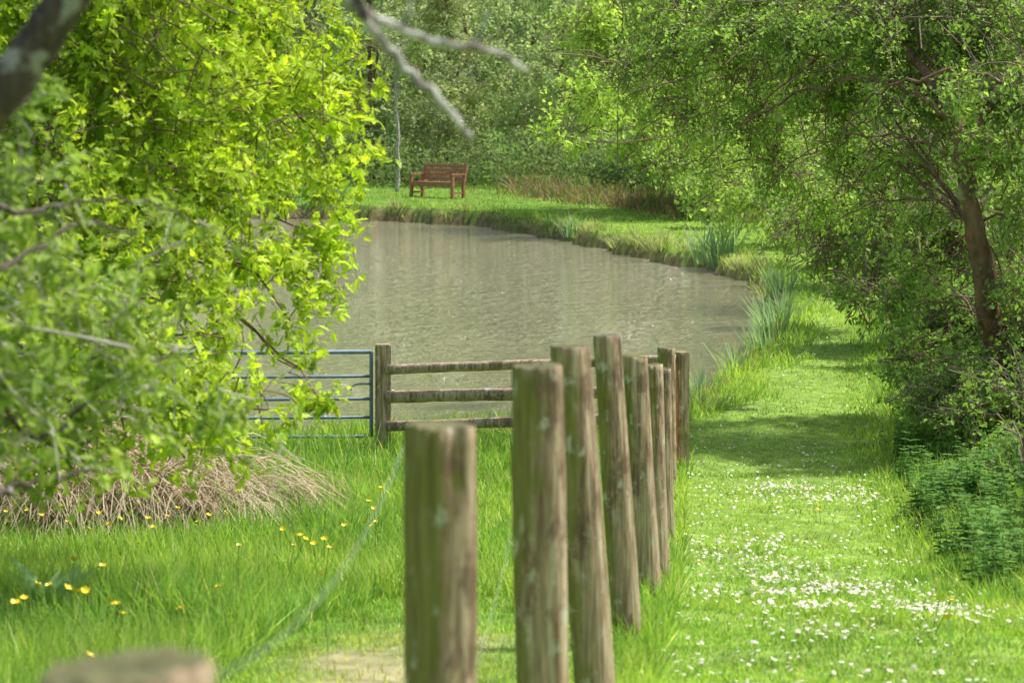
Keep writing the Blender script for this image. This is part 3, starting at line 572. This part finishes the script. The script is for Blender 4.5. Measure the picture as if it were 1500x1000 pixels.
# ---------------------------------------------------------------- bench
bx,by=-2.05,67.0
e=bpy.data.objects.new("park_bench",None);COL.objects.link(e);e.location=(bx,by,gz(bx,by)+.0);e.rotation_euler=(0,0,math.radians(-40))
tag(e,"red-brown slatted wooden bench on the grass bank","bench")
L=1.6
obj("seat",boxes("seat",[((0,-.22+.095*i,.43),(L-.12,.085,.035),(0,0,0)) for i in range(5)]+[((0,-.265,.365),(L-.14,.035,.09),(0,0,0))],[M_bench]),e)
obj("backrest",boxes("backrest",[((0,.235+.028*i,.53+.115*i),(L-.06,.03,.088),(-.26,0,0)) for i in range(4)],[M_bench]),e)
for sx_ in (-1,1):
    x=sx_*(L/2-.04)
    obj("leg",boxes("leg",[((x,-.26,.31),(.08,.08,.64),(0,0,0))],[M_bench]),e)
    obj("leg",boxes("leg",[((x,.2,.2),(.08,.08,.46),(0,0,0)),((x,.265,.655),(.0805,.07,.56),(-.24,0,0))],[M_bench]),e)
    obj("armrest",boxes("armrest",[((x,-.05,.655),(.10,.56,.05),(0,0,0)),((x,-.03,.15),(.05,.4,.05),(0,0,0))],[M_bench]),e)
# ---------------------------------------------------------------- flowers
def daisy_parts(P,r,seed,simple=False):
    rr=np.random.default_rng(seed);parts=[];k=14 if not simple else 7
    a=np.arange(k*2)/(k*2)*2*np.pi;R=np.where(np.arange(k*2)%2==0,1,.55)
    T=[(0,0,0)]+[(R[i]*math.cos(a[i]),R[i]*math.sin(a[i]),.0) for i in range(k*2)]
    F_=[(0,1+i,1+(i+1)%(k*2)) for i in range(k*2)]
    n=len(P);N_=nrm(np.array([0,0,1.0])+rr.normal(0,.4,(n,3)));A=np.cross(N_,nrm(rr.normal(0,1,(n,3))));sz=r*(.6+.6*rr.random(n))
    parts.append(inst(T,F_,P,A,N_,sz,sz,np.full((n,3),.8),0))
    Q=P+N_*r*.12;T2=[(0,0,.18)]+[(.32*math.cos(i*1.047),.32*math.sin(i*1.047),0) for i in range(6)]
    parts.append(inst(T2,[(0,1+i,1+(i+1)%6) for i in range(6)],Q,A,N_,sz,sz,np.full((n,3),.5),1))
    return parts,N_
r=np.random.default_rng(40)
def sample():
    xs=[];ys=[]
    def add(x,y): xs.append(x);ys.append(y)
    def clus(nc,cx,cy,per,sx,sy):
        i=np.repeat(np.arange(nc),np.maximum(1,(per*r.random(nc)**2*2.2).astype(int)))
        add(cx[i]+r.normal(0,sx,len(i)),cy[i]+r.normal(0,sy,len(i)))
    clus(64,r.normal(1.5,.38,64),r.normal(11.9,1.8,64),19,.12,.45)
    clus(50,r.normal(2.1,.40,50),r.normal(17.2,.9,50),19,.11,.32)
    clus(50,.35+1.7*r.random(50),6.2+3.4*r.random(50),9,.10,.28)
    y=8+12*r.random(100);clus(100,np.interp(y,FY,FX)+.15+r.random(100)*(np.interp(y,EY,EX)-np.interp(y,FY,FX)-.1),y,9,.12,.4)
    y=20+28*r.random(90)**1.3;clus(90,np.interp(y,EY,EX)-.1-1.7*r.random(90),y,11,.2,.9)
    n=400;y=6+14*r.random(n);add(np.interp(y,FY,FX)+.15+r.random(n)*(np.interp(y,EY,EX)-np.interp(y,FY,FX)-.1),y)
    n=140;y=60+8*r.random(n);add(-2+5*r.random(n),y)
    x=np.concatenate(xs);y=np.concatenate(ys);k=(pond_s(x,y)>.3)&(x>np.interp(y,FY,FX)+.08)&(x<np.interp(y,EY,EX)+.05)|(y>60)
    return x[k],y[k]
x,y=sample();o=np.argsort(y);x,y=x[o],y[o];P=np.stack([x,y,H(x,y)+.03+.02*r.random(len(x))],1)
inview=(np.abs(x/y)<.21)&((CAM-P[:,2])/y<.243)
idx=np.where(inview)[0];near=idx[:300];rest=np.setdiff1d(np.arange(len(x)),near)
dm=[]
for i in range(3):
    ps,Nn=daisy_parts(np.array([[0,0,.0]]),.0100,i)
    st=tubes(np.array([[0,0,-.06]]),np.array([[.003,0,-.03]]),np.array([[0,0,-.001]]),np.array([.0012]),np.array([.001]),np.array([[.1,.2,.03]]),2,4,2)
    dm.append(build("daisy",ps+[st],[M_white,M_yel,M_stem]))
for i,j in enumerate(near):
    o=obj("daisy",dm[i%3],None,P[j]);o.rotation_euler=(r.normal(0,.3),r.normal(0,.3),r.random()*6.28);k=.7+.5*r.random();o.scale=(k,k,k)
    tag(o,"small white daisy in the short grass","daisy","daisies scattered over the grass path")
ps,_=daisy_parts(P[rest],.0122,9,True)
tag(obj("daisy_carpet",build("daisy_carpet",ps,[M_white,M_yel])),"drift of small white daisies in grass",kind="stuff",cat="daisies")
def butter(seed):
    rr=np.random.default_rng(seed);parts=[]
    for k in range(5):
        a=k*1.2566;parts.append(inst([(0,0,0),(.5,.5,.2),(1,.3,.55),(1,-.3,.55),(.5,-.5,.2)],[(0,1,2,3,4)],np.zeros((1,3)),np.array([[math.cos(a),math.sin(a),.1]]),np.array([[0,0,1.0]]),np.array([.011]),np.array([.011]),np.full((1,3),.5),0))
    parts.append(tubes(np.array([[.02,0,-.3]]),np.array([[.0,.01,-.15]]),np.array([[0,0,0]]),np.array([.0015]),np.array([.001]),np.array([[.1,.2,.03]]),3,4,1))
    return build("buttercup",parts,[M_yel,M_stem])
bm_=[butter(i) for i in range(2)]
bp=[(55,856),(98,862),(125,866),(22,884),(35,877),(170,886),(150,830),(108,820),(265,892),(180,900),(447,790),(460,797),(482,803),(545,770),(540,735),(330,752),(290,765),(217,760),(190,752),(145,752),(100,765),(75,770),(40,748),(20,740),(558,715),(550,765),(430,800),(385,690),(12,765),(245,757),(160,768),(60,755),(90,742),(1392,880),(1375,878),(1300,700),(1200,745),(1388,905),(470,840),(320,860),(240,985),(130,960),(200,740),(120,748),(505,770),(350,800),(130,775),(175,760),(225,772),(260,745),(305,755),(475,790),(440,785),(535,765),(548,745),(415,775),(30,760),(8,750),(72,858),(112,868),(160,880)]
for i,(a,b) in enumerate(bp):
    ds=np.linspace(5,22,400);xx=(a-750)/F*ds;zz=CAM-(b-150)/F*ds;hh=H(xx,ds)+(.27 if a<700 else .12);k=np.argmax(zz<hh) if (zz<hh).any() else -1
    if k<0: continue
    o=obj("buttercup",bm_[i%2],None,(xx[k],ds[k],zz[k]));sc1=1.0+.4*r.random()+.02*ds[k];o.scale=(sc1,)*3;o.rotation_euler=(r.normal(0,.3),r.normal(0,.3),r.random()*6)
    tag(o,"yellow buttercup flower standing in meadow grass","buttercup","buttercups in the meadow")
rr=np.random.default_rng(3);n=9;a=rr.random(n)*6.28;x,y=-1.72,9.0
me=build("dock_plant",[inst([(0,0,0),(.25,.2,.03),(.6,.22,.0),(1,0,-.15),(.6,-.22,0),(.25,-.2,.03)],[(0,1,2,3),(0,3,4,5)],np.zeros((n,3)),np.stack([np.cos(a),np.sin(a),1.2+rr.random(n)],1),np.stack([-np.cos(a),-np.sin(a),.6+0*a],1),.18+.12*rr.random(n),.2+.05*rr.random(n),np.tile([.18,.27,.12],(n,1)))],[M_leaf])
tag(obj("dock_plant",me,None,(x,y,gz(x,y)+.05)),"broad pale-leaved dock plant in the meadow","plant")
# ---------------------------------------------------------------- light, camera
w=bpy.data.worlds.new("World");sc.world=w;w.use_nodes=True;nt=w.node_tree;bg=nt.nodes['Background']
sk=nt.nodes.new('ShaderNodeTexSky');sk.sky_type='NISHITA';sk.sun_disc=False;sk.sun_elevation=math.asin(SUN.z);sk.sun_rotation=math.atan2(SUN.x,SUN.y);sk.dust_density=5.0;sk.air_density=1.8;sk.ozone_density=1.0
nt.links.new(sk.outputs[0],bg.inputs[0]);bg.inputs[1].default_value=.15
sl=bpy.data.lights.new("sun",'SUN');sl.energy=5.0;sl.angle=math.radians(1.5);sl.color=(1,.96,.89)
so=bpy.data.objects.new("sun",sl);COL.objects.link(so);so.rotation_euler=SUN.to_track_quat('Z','Y').to_euler();so.location=(10,10,20)
cd=bpy.data.cameras.new("camera");co=bpy.data.objects.new("camera",cd);COL.objects.link(co);co.location=(0,0,CAM);co.rotation_euler=(math.radians(90),0,0)
cd.lens=85;cd.sensor_width=36;cd.shift_y=-350/1500;cd.clip_end=2000;cd.clip_start=.05
cd.dof.use_dof=True;cd.dof.focus_distance=21;cd.dof.aperture_fstop=6.7
sc.camera=co
sc.view_settings.view_transform='Standard';sc.view_settings.look='None';sc.view_settings.exposure=0
